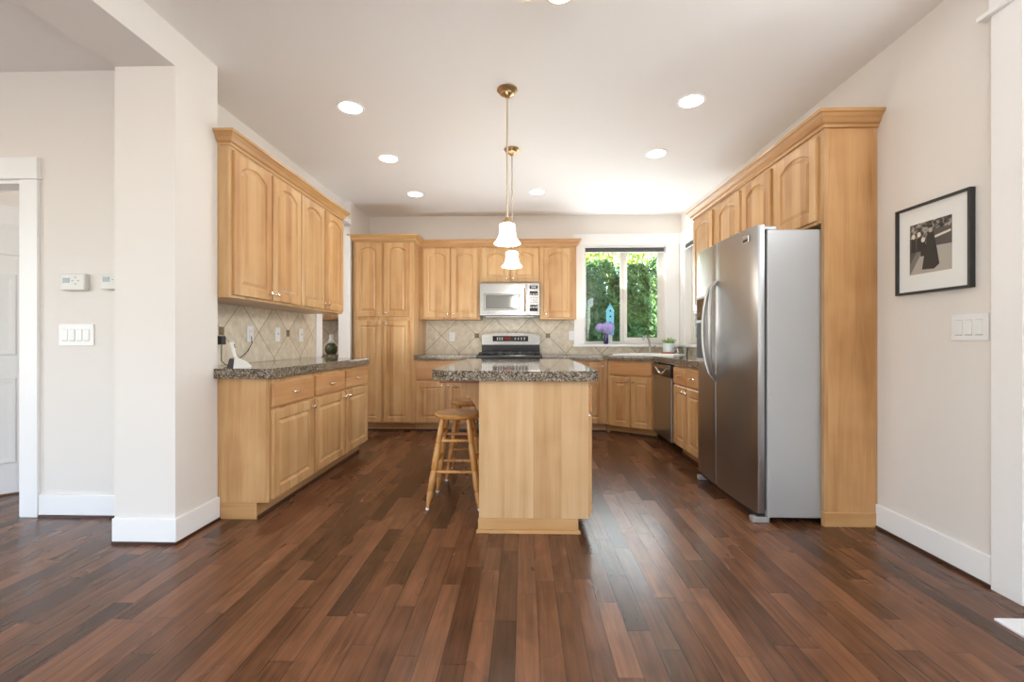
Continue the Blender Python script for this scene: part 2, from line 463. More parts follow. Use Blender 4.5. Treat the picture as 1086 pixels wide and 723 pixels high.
struct('trim_6', MB().box(XR, XR+.15, .885, 1.835, 0, .024, .004), DKPLASTIC)
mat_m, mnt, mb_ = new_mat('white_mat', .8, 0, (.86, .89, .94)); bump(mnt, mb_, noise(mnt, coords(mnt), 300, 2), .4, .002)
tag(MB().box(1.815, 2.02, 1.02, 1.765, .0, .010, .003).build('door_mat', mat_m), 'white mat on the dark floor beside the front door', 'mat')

# ------------------------------------------------------------------ kitchen windows
def casing_piece(mb, *a): mb.box(*a, .003)
c = MB()
c.box(.655, WX0, YB-.02, YB, WZ0, WZ1, .003)
c.box(WX1, XR-.02, YB-.02, YB, WZ0, WZ1, .003)
c.box(.64, XR, YB-.024, YB, WZ1, 2.485, .003)
c.box(XR-.02, XR, RY1, YB-.024, WZ0, WZ1, .003)
c.box(XR-.024, XR, 4.62, YB-.026, WZ1, 2.485, .003)
c.box(XR-.02, XR, 4.62, RY0, WZ0, WZ1, .003)
# reveals
c.box(WX0, WX0+.012, YB-.01, YB+.15, WZ0, WZ1).box(WX1-.012, WX1, YB-.01, YB+.15, WZ0, WZ1).box(WX0, WX1, YB-.01, YB+.15, WZ1-.012, WZ1)
c.box(XR-.01, XR+.15, RY1-.012, RY1, WZ0, WZ1).box(XR-.01, XR+.15, RY0, RY0+.012, WZ0, WZ1).box(XR-.01, XR+.15, RY0, RY1, WZ1-.012, WZ1)
struct('trim_7', c, WHITE)
c = MB().box(.64, XR-.001, YB-.05, YB+.15, WZ0-.035, WZ0, .004).box(XR-.05, XR+.15, 4.62, YB-.052, WZ0-.035, WZ0, .004)
struct('trim_8', c, WHITE)
def slider(name, horiz0, horiz1, build):
    """two light slider; build(mb, h0, h1, d0, d1, z0, z1) puts a bar into the wall's plane"""
    f = MB(); a, b = horiz0, horiz1; mid = (a+b)/2
    z0, z1 = WZ0+.001, WZ1-.012
    for h0, h1, q0, q1 in ((a, a+.03, z0, z1), (b-.03, b, z0, z1), (a+.03, b-.03, z0, z0+.035), (a+.03, b-.03, z1-.03, z1)):
        build(f, h0, h1, .07, .13, q0, q1)
    for h0, h1 in ((mid-.035, mid+.005),): build(f, h0, h1, .095, .125, z0+.035, z1-.03)
    # the sliding sash at the right
    for h0, h1, q0, q1 in ((mid+.005, mid+.05, z0+.035, z1-.03), (b-.075, b-.03, z0+.035, z1-.03), (mid+.05, b-.075, z0+.035, z0+.085), (mid+.05, b-.075, z1-.065, z1-.03)):
        build(f, h0, h1, .075, .105, q0, q1)
    build(f, mid-.012, mid, .085, .097, 1.62, 1.70)
    w = struct(name, f, VINYL)
    p = MB(); build(p, a+.03, mid-.035, .108, .112, z0+.035, z1-.03); p.build('window_pane', PANE, w)
    p = MB(); build(p, mid+.05, b-.075, .088, .092, z0+.085, z1-.065); p.build('window_pane', PANE, w)
    return w
slider('window_1', WX0+.012, WX1-.012, lambda m, h0, h1, d0, d1, z0, z1: m.box(h0, h1, YB+d0, YB+d1, z0, z1, .002))
slider('window_2', RY0+.012, RY1-.012, lambda m, h0, h1, d0, d1, z0, z1: m.box(XR+d0, XR+d1, h0, h1, z0, z1, .002))
SHADEF, _, _ = new_mat('charcoal_shade_fabric', .8, 0, (.075, .082, .078))
def roller(label, loc, rz, W):
    r = thing('roller_shade', label, 'window shade', loc, rz, 'roller shades of the kitchen windows')
    MB().box(0, W, -.03, .045, .066, .085, .003).build('head_rail', PLASTIC, r)
    MB().tube([(.012, .008, .036), (W-.012, .008, .036)], .029, 14).build('rolled_fabric', SHADEF, r, True)
    MB().box(.012, W-.012, -.022, -.016, -.006, .008, .001).build('hem_bar', PLASTIC, r)
    for x in (0, W-.01): MB().box(x, x+.01, -.02, .04, -.005, .05, .002).build('end_bracket', PLASTIC, r)
    return r
roller('charcoal roller shade rolled up at the top of the sink window', (WX0+.014, YB+.012, 2.242), 0, 1.05)
roller('charcoal roller shade rolled up in the side window right of the corner', (XR+.012, RY1-.014, 2.242), -PI/2, .97)

# ------------------------------------------------------------------ cabinet kit
def door_mesh(x0, x1, z0, z1, arch=False):
    mb = MB(); f = -.020; K = 14
    w = x1-x0; st = .056 if w > .3 else .05; rail = .06
    rise = min(.05, .13*w) if arch else 0.0
    zs = z1-.05-rise if arch else z1-rail
    def outer(i, y):
        p = [(x0+i, y, z0+i), (x1-i, y, z0+i)]
        for k in range(K+1):
            u = k/K; p.append((x1-i-(w-2*i)*u, y, z1-i))
        return p
    def inner(i, y):
        a, b = x0+st+i, x1-st-i
        p = [(a, y, z0+rail+i), (b, y, z0+rail+i)]
        for k in range(K+1):
            u = k/K; p.append((b-(b-a)*u, y, zs-i+rise*(1-(2*u-1)**2)))
        return p
    mb.rings([outer(0, 0), outer(0, f+.004), outer(.004, f), inner(0, f), inner(.003, f+.009), inner(.009, f+.012), inner(.016, f+.012), inner(.034, f+.002)])
    return mb
def knob_at(parent, x, z, y=-.02):
    MB().lathe([(.008, 0), (.008, .003), (.005, .006), (.005, .014), (.012, .019), (.0145, .024), (.011, .029), (.004, .031)], 14, (x, y, z), (0, -1, 0)).build('knob', CHROME, parent, True)
def pull_at(parent, x, z, y=-.02, w=.085):
    pts = [(x-w/2, y+.001, z), (x-w/2, y-.014, z), (x-w/2+.014, y-.024, z)]
    pts += [(x-w/2+.014+(w-.028)*k/6, y-.024-.004*math.sin(PI*k/6), z) for k in range(1, 6)]
    pts += [(x+w/2-.014, y-.024, z), (x+w/2, y-.014, z), (x+w/2, y+.001, z)]
    MB().tube(pts, .0052, 8).build('pull', CHROME, parent, True)
def add_door(root, x0, x1, z0, z1, arch, knob):
    d = door_mesh(x0, x1, z0, z1, arch).build('door', MAPLE, root)
    if knob:
        side, end = knob
        kx = x0+.03 if side == 'L' else x1-.03
        kz = z0+.045 if end == 'B' else z1-.045
        knob_at(d, kx, kz)
    return d
def add_drawer(root, x0, x1, z0, z1, pull=True):
    d = MB().box(x0, x1, -.02, 0, z0, z1, .005).build('drawer', MAPLE_H, root)
    if pull: pull_at(d, (x0+x1)/2, (z0+z1)/2)
    return d
def cabinet(name, label, cat, loc, rz, W, D, z0, z1, doors=(), drawers=(), toe=True, group=None, toe_side=0.0, body_poly=None):
    """local frame: x along the front, y into the wall, front at y = 0"""
    root = thing(name, label, cat, loc, rz, group)
    zt = .10 if toe else z0
    if body_poly: MB().prism(body_poly, zt, z1).build('body', MAPLE, root)
    else: MB().box(0, W, .02, D, zt, z1).build('body', MAPLE, root)
    MB().box(0, W, 0, .02, zt, z1, .0015, 1).build('face_frame', MAPLE, root)
    if toe:
        MB().box(.001 if not body_poly else -.045, W-.001, .075, D-.02 if not body_poly else .12, .0, .099).build('toe_kick', MAPLE_TRIM, root)
        MB().box(.001, W-.001, .068, .075, 0, .02, .002).build('shoe_strip', SHOE, root)
    for d in doors: add_door(root, *d)
    for d in drawers: add_drawer(root, *d)
    return root

CT0, CT1 = .854, .914                    # worktop
# ---- left run: base cabinets under the granite worktop
LF = -1.545                              # face of the left base cabinets
y0, y1 = 2.64, 4.30
LB = [2.665, 3.175, 3.21, 3.73, 3.765, 4.29]
dz = (.115, .66)
cabinet('base_cabinet', 'maple base cabinet at the near end of the left run, one door and one drawer', 'cabinet',
        (LF, y0, 0), PI/2, .553, .592, 0, CT0-.001, [(.022, .535, .115, .655, False, ('R', 'T'))], [(.022, .535, .675, .822)])
cabinet('base_cabinet', 'maple base cabinet with two doors and two drawers, far end of left run', 'cabinet',
        (LF, y0+.554, 0), PI/2, 1.106, .592, 0, CT0-.001,
        [(.018, .535, .115, .655, False, ('R', 'T')), (.571, 1.088, .115, .655, False, ('L', 'T'))],
        [(.018, .535, .675, .822), (.571, 1.088, .675, .822)])
poly = [(-1.856, 2.60), (-1.55, 2.60), (-1.515, 2.635), (-1.515, 4.29), (-1.55, 4.325), (-2.132, 4.325), (-2.132, 2.637), (-1.856, 2.637)]
tag(MB().prism(poly, CT0, CT1, .004).build('countertop', GRANITE), 'speckled brown granite worktop on the left cabinets, holding the phone', 'countertop')
# ---- left run: wall cabinets
UF = -1.785
cabinet('wall_cabinet', 'near pair of arched maple wall cabinets hung beside the white wing wall', 'cabinet', (UF, 2.64, 0), PI/2, .83, .35, 1.345, 2.2645,
        [(.02, .415, 1.362, 2.245, True, ('R', 'B')), (.435, .822, 1.362, 2.245, True, ('L', 'B'))], toe=False)
cabinet('wall_cabinet', 'far pair of arched maple wall cabinets on the left wall, next to the nook opening', 'cabinet', (UF, 3.471, 0), PI/2, .83, .35, 1.345, 2.2645,
        [(.01, .405, 1.362, 2.245, True, ('R', 'B')), (.425, .81, 1.362, 2.245, True, ('L', 'B'))], toe=False)
# ---- crown mouldings
CROWN = [(0, 0), (.010, 0), (.012, .016), (.022, .022), (.030, .042), (.046, .062), (.055, .066), (.055, .082), (0, .082)]
def crown(name, label, path, z, prof=CROWN, sc_=1.0):
    """moulding swept along an xy path; it projects to the right of the travel direction"""
    n = len(path); offs = []
    for i in range(n):
        def nrm(a, b):
            d = Vector((b[0]-a[0], b[1]-a[1])).normalized(); return Vector((d.y, -d.x))
        if i == 0: o = nrm(path[0], path[1])
        elif i == n-1: o = nrm(path[-2], path[-1])
        else:
            a, b = nrm(path[i-1], path[i]), nrm(path[i], path[i+1]); m = (a+b).normalized(); o = m/max(.3, m.dot(a))
        offs.append(o)
    mb = MB()
    mb.rings([[(p[0]+o.x*q*sc_, p[1]+o.y*q*sc_, z+h*sc_) for q, h in prof] for p, o in zip(path, offs)])
    return tag(mb.build(name, MAPLE_TRIM), label, 'moulding')
crown('crown_moulding', 'maple crown moulding along the top of the left wall cabinets', [(-2.13, 4.302), (-1.784, 4.302), (-1.784, 2.639), (-1.852, 2.639)][::-1], 2.265)

# ---- back run
PF = 5.24; BD = YB-PF-.003
cabinet('pantry_cabinet', 'tall maple pantry with four doors, the highest cabinet on the back wall', 'cabinet', (-2.045, PF, 0), 0, .735, BD, 0, 2.2615,
        [(.035, .345, .115, 1.325, False, ('R', 'T')), (.373, .69, .115, 1.325, False, ('L', 'T')),
         (.035, .345, 1.37, 2.25, True, ('R', 'B')), (.373, .69, 1.37, 2.25, True, ('L', 'B'))])
cabinet('base_cabinet', 'maple base cabinet between the tall pantry and the range', 'cabinet', (-1.309, PF, 0), 0, .745, BD, 0, CT0-.001,
        [(.025, .365, .115, .595, False, ('R', 'T')), (.385, .725, .115, .595, False, ('L', 'T'))], [(.025, .725, .625, .83, False)])
UBF = 5.54; UD = YB-UBF-.003
cabinet('wall_cabinet', 'pair of arched maple wall cabinets between pantry and microwave', 'cabinet', (-1.309, UBF, 0), 0, .752, UD, 1.352, 2.2615,
        [(.045, .376, 1.372, 2.235, True, ('R', 'B')), (.392, .727, 1.372, 2.235, True, ('L', 'B'))], toe=False)
cabinet('wall_cabinet', 'short maple wall cabinet with two arched doors above the microwave', 'cabinet', (-.556, UBF, 0), 0, .752, UD, 1.800, 2.2615,
        [(.02, .368, 1.815, 2.235, True, ('R', 'B')), (.384, .732, 1.815, 2.235, True, ('L', 'B'))], toe=False)
cabinet('wall_cabinet', 'single door arched maple wall cabinet left of the sink window', 'cabinet', (.197, UBF, 0), 0, .452, UD, 1.352, 2.2615,
        [(.045, .415, 1.372, 2.235, True, ('L', 'B'))], toe=False)
crown('crown_moulding', 'maple crown moulding around the top of the tall pantry', [(-2.045, PF+.12), (-2.045, PF-.001), (-1.309, PF-.001), (-1.309, UBF-.06)], 2.262)
crown('crown_moulding', 'maple crown moulding above microwave and back wall cabinets', [(-1.30, UBF-.001), (.65, UBF-.001), (.65, YB-.03)], 2.262)
cabinet('base_cabinet', 'single door maple base cabinet right of the range, under the window edge', 'cabinet', (.212, PF, 0), 0, .766, BD, 0, CT0-.001,
        [(.02, .36, .115, .83, False, ('R', 'T')), (.385, .73, .115, .83, False, ('R', 'T'))])
# diagonal sink base
RF = 1.44
pA, pB = Vector((.981, PF)), Vector((RF-.002, 4.925)); dv = pB-pA; ang = math.atan2(dv.y, dv.x); LW = dv.length
def loc2(p): 
    q = Vector(p)-pA; return (q.x*math.cos(-ang)-q.y*math.sin(-ang), q.x*math.sin(-ang)+q.y*math.cos(-ang))
bp = [(.0, .02), (LW, .02), loc2((2.04, 4.925)), loc2((2.04, YB-.06)), loc2((.99, YB-.06))]
sb = cabinet('sink_base_cabinet', 'maple sink cabinet set across the corner below the window', 'cabinet', (pA.x, pA.y, 0), ang, LW, .6, 0, CT0-.001,
        [(.045, .275, .095, .665, False, ('R', 'T')), (.29, .525, .095, .665, False, ('L', 'T'))], [(.04, .525, .69, .835, False)], body_poly=bp)
# ---- right base cabinet
cabinet('base_cabinet', 'maple base cabinet with two drawers between dishwasher and refrigerator', 'cabinet', (RF, 4.285, 0), -PI/2, .69, XR-RF-.003, 0, CT0-.001,
        [(.02, .338, .115, .665, False, ('R', 'T')), (.352, .672, .115, .665, False, ('L', 'T'))], [(.02, .338, .685, .83), (.352, .672, .685, .83)])
# ---- worktops of back run
tag(MB().box(-1.3085, -.562, 5.212, YB-.012, CT0, CT1, .004).build('countertop', GRANITE), 'granite worktop between pantry and range', 'countertop')
poly = [(.212, 5.212), (.975, 5.212), (1.412, 4.91), (1.412, 3.592), (2.04, 3.592), (2.04, YB-.012), (.212, YB-.012)]
tag(MB().prism(poly, CT0, CT1, .004).build('countertop', GRANITE), 'granite worktop turning the corner under the windows around the sink', 'countertop')

# ---- tile backsplashes
TB = tile_mat('diagonal_tile_back', 'x', -.628); TL = tile_mat('diagonal_tile_left', 'y', 3.06, .44); TN = tile_mat('diagonal_tile_nook', 'x', -2.2)
bs = MB().box(-1.309, -.556, YB-.010, YB-.001, CT1+.001, 1.351).box(-.556, .197, YB-.010, YB-.001, .95, 1.385).box(.197, .652, YB-.010, YB-.001, CT1+.001, 1.351).box(.652, XR-.012, YB-.010, YB-.001, CT1+.001, 1.003)
bs.box(-.556, .197, YB-.010, YB-.001, .90, .95)
tag(bs.build('tile_backsplash', TB), 'beige diagonal stone tiles with bronze insets behind the range', 'backsplash')
tag(MB().box(XR-.010, XR-.001, 3.60, YB-.012, CT1+.001, 1.003).build('tile_backsplash', TL), 'narrow strip of beige tile under the side window right of the sink', 'backsplash')
tag(MB().box(XL+.001, XL+.010, 2.77, 4.465, CT1+.001, 1.344).build('tile_backsplash', TL), 'beige diagonal stone tiles on the left wall behind the phone', 'backsplash')
struct('trim_9', MB().box(XL, XL+.02, 4.468, 4.60, CT1+.001, 1.34).box(XL, XL+.02, 4.468, 4.60, 1.34, 2.45).box(XL-.12, XL, 4.6001, 4.612, 0, 2.45).box(XL-.12, XL, 4.612, 5.2, 2.435, 2.45), WHITE)
struct('trim_10', MB().box(-2.205, -2.13, 5.20, 5.22, 0, 2.435).box(-2.13, -2.066, 5.19, 5.22, 0, 2.435, .002).box(-2.14, -2.05, 4.9, 5.195, 2.46, 2.52, .002), WHITE)

# ---- butler's nook behind the opening
cabinet('base_cabinet', 'maple base cabinet in the nook behind the left opening', 'cabinet', (-3.40, 5.42, 0), 0, 1.12, .61, 0, CT0-.001,
        [(.02, .55, .115, .66, False, ('R', 'T')), (.57, 1.10, .115, .66, False, ('L', 'T'))], [(.02, .55, .68, .83), (.57, 1.10, .68, .83)])
tag(MB().box(-3.42, -2.275, 5.395, 6.04, CT0, CT1, .004).build('countertop', GRANITE), 'granite worktop in the nook under the green bottle', 'countertop')
tag(MB().box(-3.42, -2.275, 6.041, 6.049, CT1+.001, 1.36).build('tile_backsplash', TN), 'shaded diagonal tiles in the nook behind the green bottle', 'backsplash')
cabinet('wall_cabinet', 'maple wall cabinet in the nook above the green bottle', 'cabinet', (-3.40, 5.70, 0), 0, 1.12, .34, 1.362, 2.2615,
        [(.02, .55, 1.38, 2.245, True, ('R', 'B')), (.57, 1.10, 1.38, 2.245, True, ('L', 'B'))], toe=False)
GREEN, _, _ = new_mat('green_bottle_glass', .08, 0, (.05, .06, .018), .8)
jr = thing('bottle', 'squat dark green bottle with white cap on the nook worktop', 'bottle', (-2.475, 5.62, CT1))
MB().lathe([(.05, 0), (.062, .006), (.078, .05), (.076, .09), (.05, .125), (.032, .14)], 20).build('bottle_body', GREEN, jr, True)
MB().lathe([(.033, .14), (.036, .145), (.036, .175), (.028, .18), (.028, .245), (.024, .25)], 16).build('cap', PLASTIC, jr, True)
nl = thing('ceiling_light', 'unseen round fill light added in the side room', 'ceiling light', (-3.3, 4.0, H))  # lamp added out of view to brighten the side room and nook
MB().lathe([(.16, -.001), (.16, -.02), (.14, -.025)], 24).build('light_base', PLASTIC, nl, True)
MB().lathe([(.14, -.026), (.135, -.05), (.09, -.075), (.02, -.085)], 24).build('diffuser', emit('side_room_fill_glow', (1, .97, .93), 85), nl, True)

# ------------------------------------------------------------------ range
rg = thing('range', 'stainless gas range with black cooktop and raised control panel', 'range', (-.175, 5.2, 0))
MB().box(-.376, .376, .03, .60, .03, .898).build('range_body', BLACK, rg)
od = MB().box(-.370, .370, -.012, .029, .20, .78, .006).build('oven_door', STEEL_H, rg)
MB().box(-.27, .27, -.015, -.0125, .33, .63, .001).build('oven_window', BLACKGLASS, od)
MB().tube([(-.31, -.013, .735), (-.31, -.05, .735), (.31, -.05, .735), (.31, -.013, .735)], .011, 8).build('handle', CHROME, od, True)
MB().box(-.370, .370, -.010, .029, .035, .19, .005).build('warming_drawer', STEEL_H, rg)
fp = MB().box(-.370, .370, -.014, .029, .79, .868, .005).build('knob_panel', STEEL_H, rg)
for k in range(5): MB().lathe([(.022, 0), (.02, .02), (.012, .026)], 14, (-.26+.13*k, -.0145, .83), (0, -1, 0)).build('burner_knob', BLACK, fp, True)
ct = MB().box(-.379, .379, -.025, .56, .872, .915, .008).build('cooktop', BLACK, rg)
for gx in (-.245, 0, .245):
    g = MB()
    w = .115
    for yy in (.05, .27, .49): g.box(gx-w, gx+w, yy-.006, yy+.006, .932, .944, .002)
    for xx in (-w, 0, w): g.box(gx+xx-.006, gx+xx+.006, .05, .49, .932, .944, .002)
    for xx in (-w, w):
        for yy in (.05, .27, .49): g.box(gx+xx-.007, gx+xx+.007, yy-.007, yy+.007, .9155, .933)
    g.build('grate', IRON, ct)
    for yy in (.16, .38): MB().lathe([(.045, .9155), (.045, .922), (.03, .924), (.03, .929)], 16, (gx, yy, 0)).build('burner', IRON, ct, True)
MB().box(-.378, .378, .565, .60, .898, 1.035, .003).build('backguard', BLACK, rg)
arc = [(-.378, 1.032), (.378, 1.032)] + [(.378-.756*k/16, 1.158+.028*(1-(2*k/16-1)**2)) for k in range(17)]
pn = MB().prism_xz(arc, .545, .61).build('control_panel', STEEL_H, rg)
MB().box(-.235, .225, .5445, .5449, 1.075, 1.145).build('display', BLACKGLASS, pn)
dg = MB()
for k in range(4): dg.box(-.085+.022*k, -.069+.022*k, .5435, .5444, 1.10, 1.128)
dg.build('clock_digits', REDLED, pn)
db = MB()
for k in range(3): db.box(-.18+.03*k, -.165+.03*k, .5435, .5444, 1.09, 1.13)
for k in range(4): db.box(.05+.04*k, .066+.04*k, .5435, .5444, 1.095, 1.125)
db.build('touch_keys', SLOT, pn)

# ------------------------------------------------------------------ microwave
mw = thing('microwave', 'stainless over-range microwave under the short wall cabinet', 'microwave', (-.18, 5.46, 1.385))
MB().box(-.374, .374, .012, .40, .0, .410, .003).build('case', BLACK, mw)
MB().box(-.374, .374, .0, .012, .012, .410, .004).build('front_frame', STEEL_H, mw)
d = MB().box(-.37, .205, -.022, -.0005, .016, .406, .006).build('microwave_door', STEEL_H, mw)
MB().box(-.315, .14, -.0245, -.0222, .075, .275, .012, 3).build('door_bezel', STEEL, d)
MB().box(-.295, .12, -.0265, -.0246, .092, .258, .010, 3).build('door_window', TINTGLASS, d)
MB().tube([(.185, -.022, .06), (.185, -.048, .075), (.185, -.055, .2), (.185, -.048, .32), (.185, -.022, .335)], .010, 8).build('handle', CHROME, d, True)
cp = MB().box(.212, .37, -.018, -.0005, .016, .406, .005).build('control_panel', STEEL_H, mw)
k = MB().mat(BLACKGLASS)
k.box(.245, .345, -.0195, -.0182, .335, .375).box(.245, .345, -.0195, -.0182, .255, .305).box(.245, .345, -.0195, -.0182, .06, .14)
k.mat(SLOT)
for i in range(3): k.box(.25+.033*i, .272+.033*i, -.0205, -.0196, .26, .28); k.box(.25+.033*i, .272+.033*i, -.0205, -.0196, .10, .12)
k.box(.265, .325, -.0205, -.0196, .345, .365)
for r_ in range(3):
    for i in range(3): k.box(.25+.034*i, .274+.034*i, -.0195, -.0182, .16+.028*r_, .178+.028*r_)
k.build('keypad', None, cp)
MB().box(-.30, .30, .02, .38, -.006, -.0005).build('vent_grille', STEEL, mw)

# ------------------------------------------------------------------ dishwasher
dw = thing('dishwasher', 'stainless dishwasher with black control strip beside the corner sink cabinet', 'dishwasher', (RF, 4.92, 0), -PI/2)
MB().box(.004, .626, .03, .58, .10, CT0-.004).build('tub', BLACK, dw)
MB().box(.004, .626, .07, .10, .0, .099).build('kick_plate', BLACK, dw)
MB().box(.012, .60, -.022, .029, .095, .715, .006).build('dishwasher_door', STEEL, dw)
cpn = MB().box(.012, .60, -.03, .029, .718, .842, .006).build('control_panel', BLACKGLASS, dw)
MB().box(.018, .594, -.035, -.0302, .80, .838, .003).build('steel_band', STEEL_H, cpn)
arcp = [(.13+.35*i/12, -.034, .80-.055*math.sin(PI*i/12)) for i in range(13)]
MB().tube(arcp, .008, 8).build('handle', CHROME, cpn, True)
MB().box(.60, .626, -.001, .029, .10, .85).build('side_gap', DARKGAP, dw)

# ------------------------------------------------------------------ refrigerator
fr = thing('refrigerator', 'large stainless side-by-side refrigerator beside the maple end panel', 'refrigerator', (1.357, 3.565, 0), -PI/2)
# local: x runs towards the camera, y into the wall, front at y = 0
FW = .905
MB().box(.006, FW, .078, .68, .035, 1.738, .006).build('case', GREY, fr)
MB().box(.012, FW-.012, .064, .078, .075, 1.72).build('gasket', DARKGAP, fr)
MB().box(.02, FW-.02, .03, .075, .03, .078).build('base_grille', DKPLASTIC, fr)
for x in (.04, FW-.055): MB().box(x, x+.045, .0, .10, 0, .0345, .006).build('foot', GREY, fr)
def curved_door(x0, x1, z0, z1):
    mb = MB(); K = 12; pts = []
    def fy(x): u = (x/FW*2-1); return .022*u*u
    r = .012
    xs = [x0+(x1-x0)*k/K for k in range(K+1)]
    front = [(x, fy(x)) for x in xs]
    front[0] = (x0, fy(x0)+r); front[-1] = (x1, fy(x1)+r)
    front.insert(1, (x0+r*.3, fy(x0)+r*.3)); front.insert(-1, (x1-r*.3, fy(x1)+r*.3))
    poly = front+[(x1, .062), (x0, .062)]
    mb.prism(poly, z0, z1, .004)
    return mb
dl = curved_door(.0, .372, .06, 1.768).build('freezer_door', STEEL, fr, True)
dr = curved_door(.379, FW, .06, 1.768).build('fridge_door', STEEL, fr, True)
def bow(x, sx):
    pts = []
    for k in range(15):
        u = k/14; b = math.sin(PI*u)
        pts.append((x+sx*(.046*b**.8)-sx*.012, -.016-.05*b**.6 if 0 < k < 14 else .004, .80+.70*u))
    return MB().tube(pts, [.010]+[.0125]*13+[.010], 10)
bow(.352, -1).build('handle', HANDLE, dl, True)
bow(.402, 1).build('handle', HANDLE, dr, True)
disp = MB().mat(GREY).box(.06, .235, -.012, .012, .92, 1.42, .006)
disp.build('dispenser_frame', None, dl)
MB().box(.075, .22, -.0145, -.0122, 1.24, 1.40, .001).build('dispenser_panel', BLACKGLASS, dl)
MB().box(.075, .22, -.0145, -.0122, .95, 1.22, .001).build('dispenser_recess', DARKGAP, dl)
bd = MB().mat(CHROME).box(.762, .832, .0035, .010, 1.684, 1.724, .002).mat(DKPLASTIC).box(.768, .826, .0025, .0036, 1.688, 1.704).mat(STEEL).box(.768, .826, .0025, .0036, 1.708, 1.72)
bd.build('badge', None, dr)
for x in (FW-.10,): MB().box(x, x+.09, .03, .14, 1.739, 1.762, .006).build('hinge_cover', GREY, fr)
MB().box(.02, .11, .03, .14, 1.739, 1.762, .006).build('hinge_cover', GREY, fr)

# ------------------------------------------------------------------ right side cabinets round the refrigerator
ep = thing('end_panel', 'tall maple end panel closing off the refrigerator bay', 'cabinet panel', (1.748, 2.63, 0))
MB().box(0, .30, 0, .024, .085, 2.325).build('panel', VENEER_DIM, ep)
MB().box(-.006, .30, -.010, .024, .0, .085, .004).build('base_moulding', MAPLE_TRIM, ep)
MB().box(-.004, .018, -.004, .0245, .085, 2.325, .001).build('edge_stile', MAPLE, ep)
UR = 1.747; zc = 2.325
cabinet('wall_cabinet', 'maple cabinet with two arched doors directly above the refrigerator', 'cabinet', (UR, 3.585, 0), -PI/2, .929, .30, 1.775, zc,
        [(.022, .42, 1.792, 2.292, True, None), (.485, .905, 1.792, 2.292, True, None)], toe=False)
cabinet('wall_cabinet', 'tall pair of arched maple wall cabinets behind the refrigerator, next to the side window', 'cabinet', (UR, 4.61, 0), -PI/2, 1.024, .30, 1.36, zc,
        [(.022, .475, 1.378, 2.292, True, ('R', 'B')), (.575, .99, 1.378, 2.292, True, ('L', 'B'))], toe=False)
crown('crown_moulding', 'maple crown moulding over the refrigerator and right wall cabinets', [(2.048, 4.612), (UR-.001, 4.612), (UR-.001, 2.628), (2.049, 2.628)], 2.318, sc_=1.08)

# ------------------------------------------------------------------ island
isl = thing('island_cabinet', 'maple island cabinet with plain end panel in the middle of the kitchen', 'cabinet', (0, 2.5, 0))
MB().box(-.256, .362, .016, 1.58, .08, CT0-.001).build('body', MAPLE, isl)
MB().box(-.256, .362, 0, .016, .08, CT0-.001, .001, 1).build('end_panel', VENEER_LIT, isl)
MB().box(-.252, .30, .010, 1.57, 0, .08).build('toe_kick', MAPLE_TRIM, isl)
MB().box(-.262, .304, -.004, .0095, .018, .079, .004).build('base_moulding', MAPLE_TRIM, isl)
pr = [(-.268, -.016), (.312, -.016), (.306, -.004), (-.262, -.004)]
MB().prism([(-.270, -.018), (.314, -.018), (.306, .006), (-.262, .006)], 0, .018, .003).build('shoe_moulding', MAPLE_TRIM, isl)
def side_door(y0_, y1_, z0_, z1_, kind):
    if kind == 'door':
        mb = door_mesh(y0_, y1_, z0_, z1_)
        o = mb.build('door', MAPLE, isl)
    else:
        o = MB().box(y0_, y1_, -.02, 0, z0_, z1_, .005).build('drawer', MAPLE_H, isl)
    o.location = (.363, 0, 0); o.rotation_euler.z = PI/2
    return o
for k in range(3):
    a = .02+.52*k; b = a+.50
    o = side_door(a, b, .095, .655, 'door'); knob_at(o, b-.03 if k % 2 == 0 else a+.03, .61)
    o = side_door(a, b, .675, .822, 'drawer'); pull_at(o, (a+b)/2, .748)
def corbel(y):
    pts = [(-.2565, .853), (-.50, .853), (-.50, .825)]
    for k in range(1, 9):
        u = k/8; pts.append((-.50+.2*(u**.9), .815-.05*u-.13*u*u))
    pts += [(-.285, .60), (-.2565, .57)]
    return MB().prism_xz(pts, y, y+.035)
for y in (.36, 1.42): corbel(y).build('corbel', MAPLE, isl)
MB().box(-.50, -.2565, .10, 1.5, CT0-.022, CT0-.001).box(-.2565, -.256, .1, 1.5, CT0-.022, CT0-.02).build('support_board', wood('red_brown_board', (.35, .10, .04), (.28, .08, .03), (.2, .05, .02), True), isl)
poly = [(-.535, 2.565), (-.45, 2.475), (.395, 2.475), (.415, 2.495), (.415, 4.15), (-.535, 4.15)]
tag(MB().prism(poly, CT0, CT1, .004).build('countertop', GRANITE), 'polished granite island top with a clipped corner over the stool side', 'countertop')

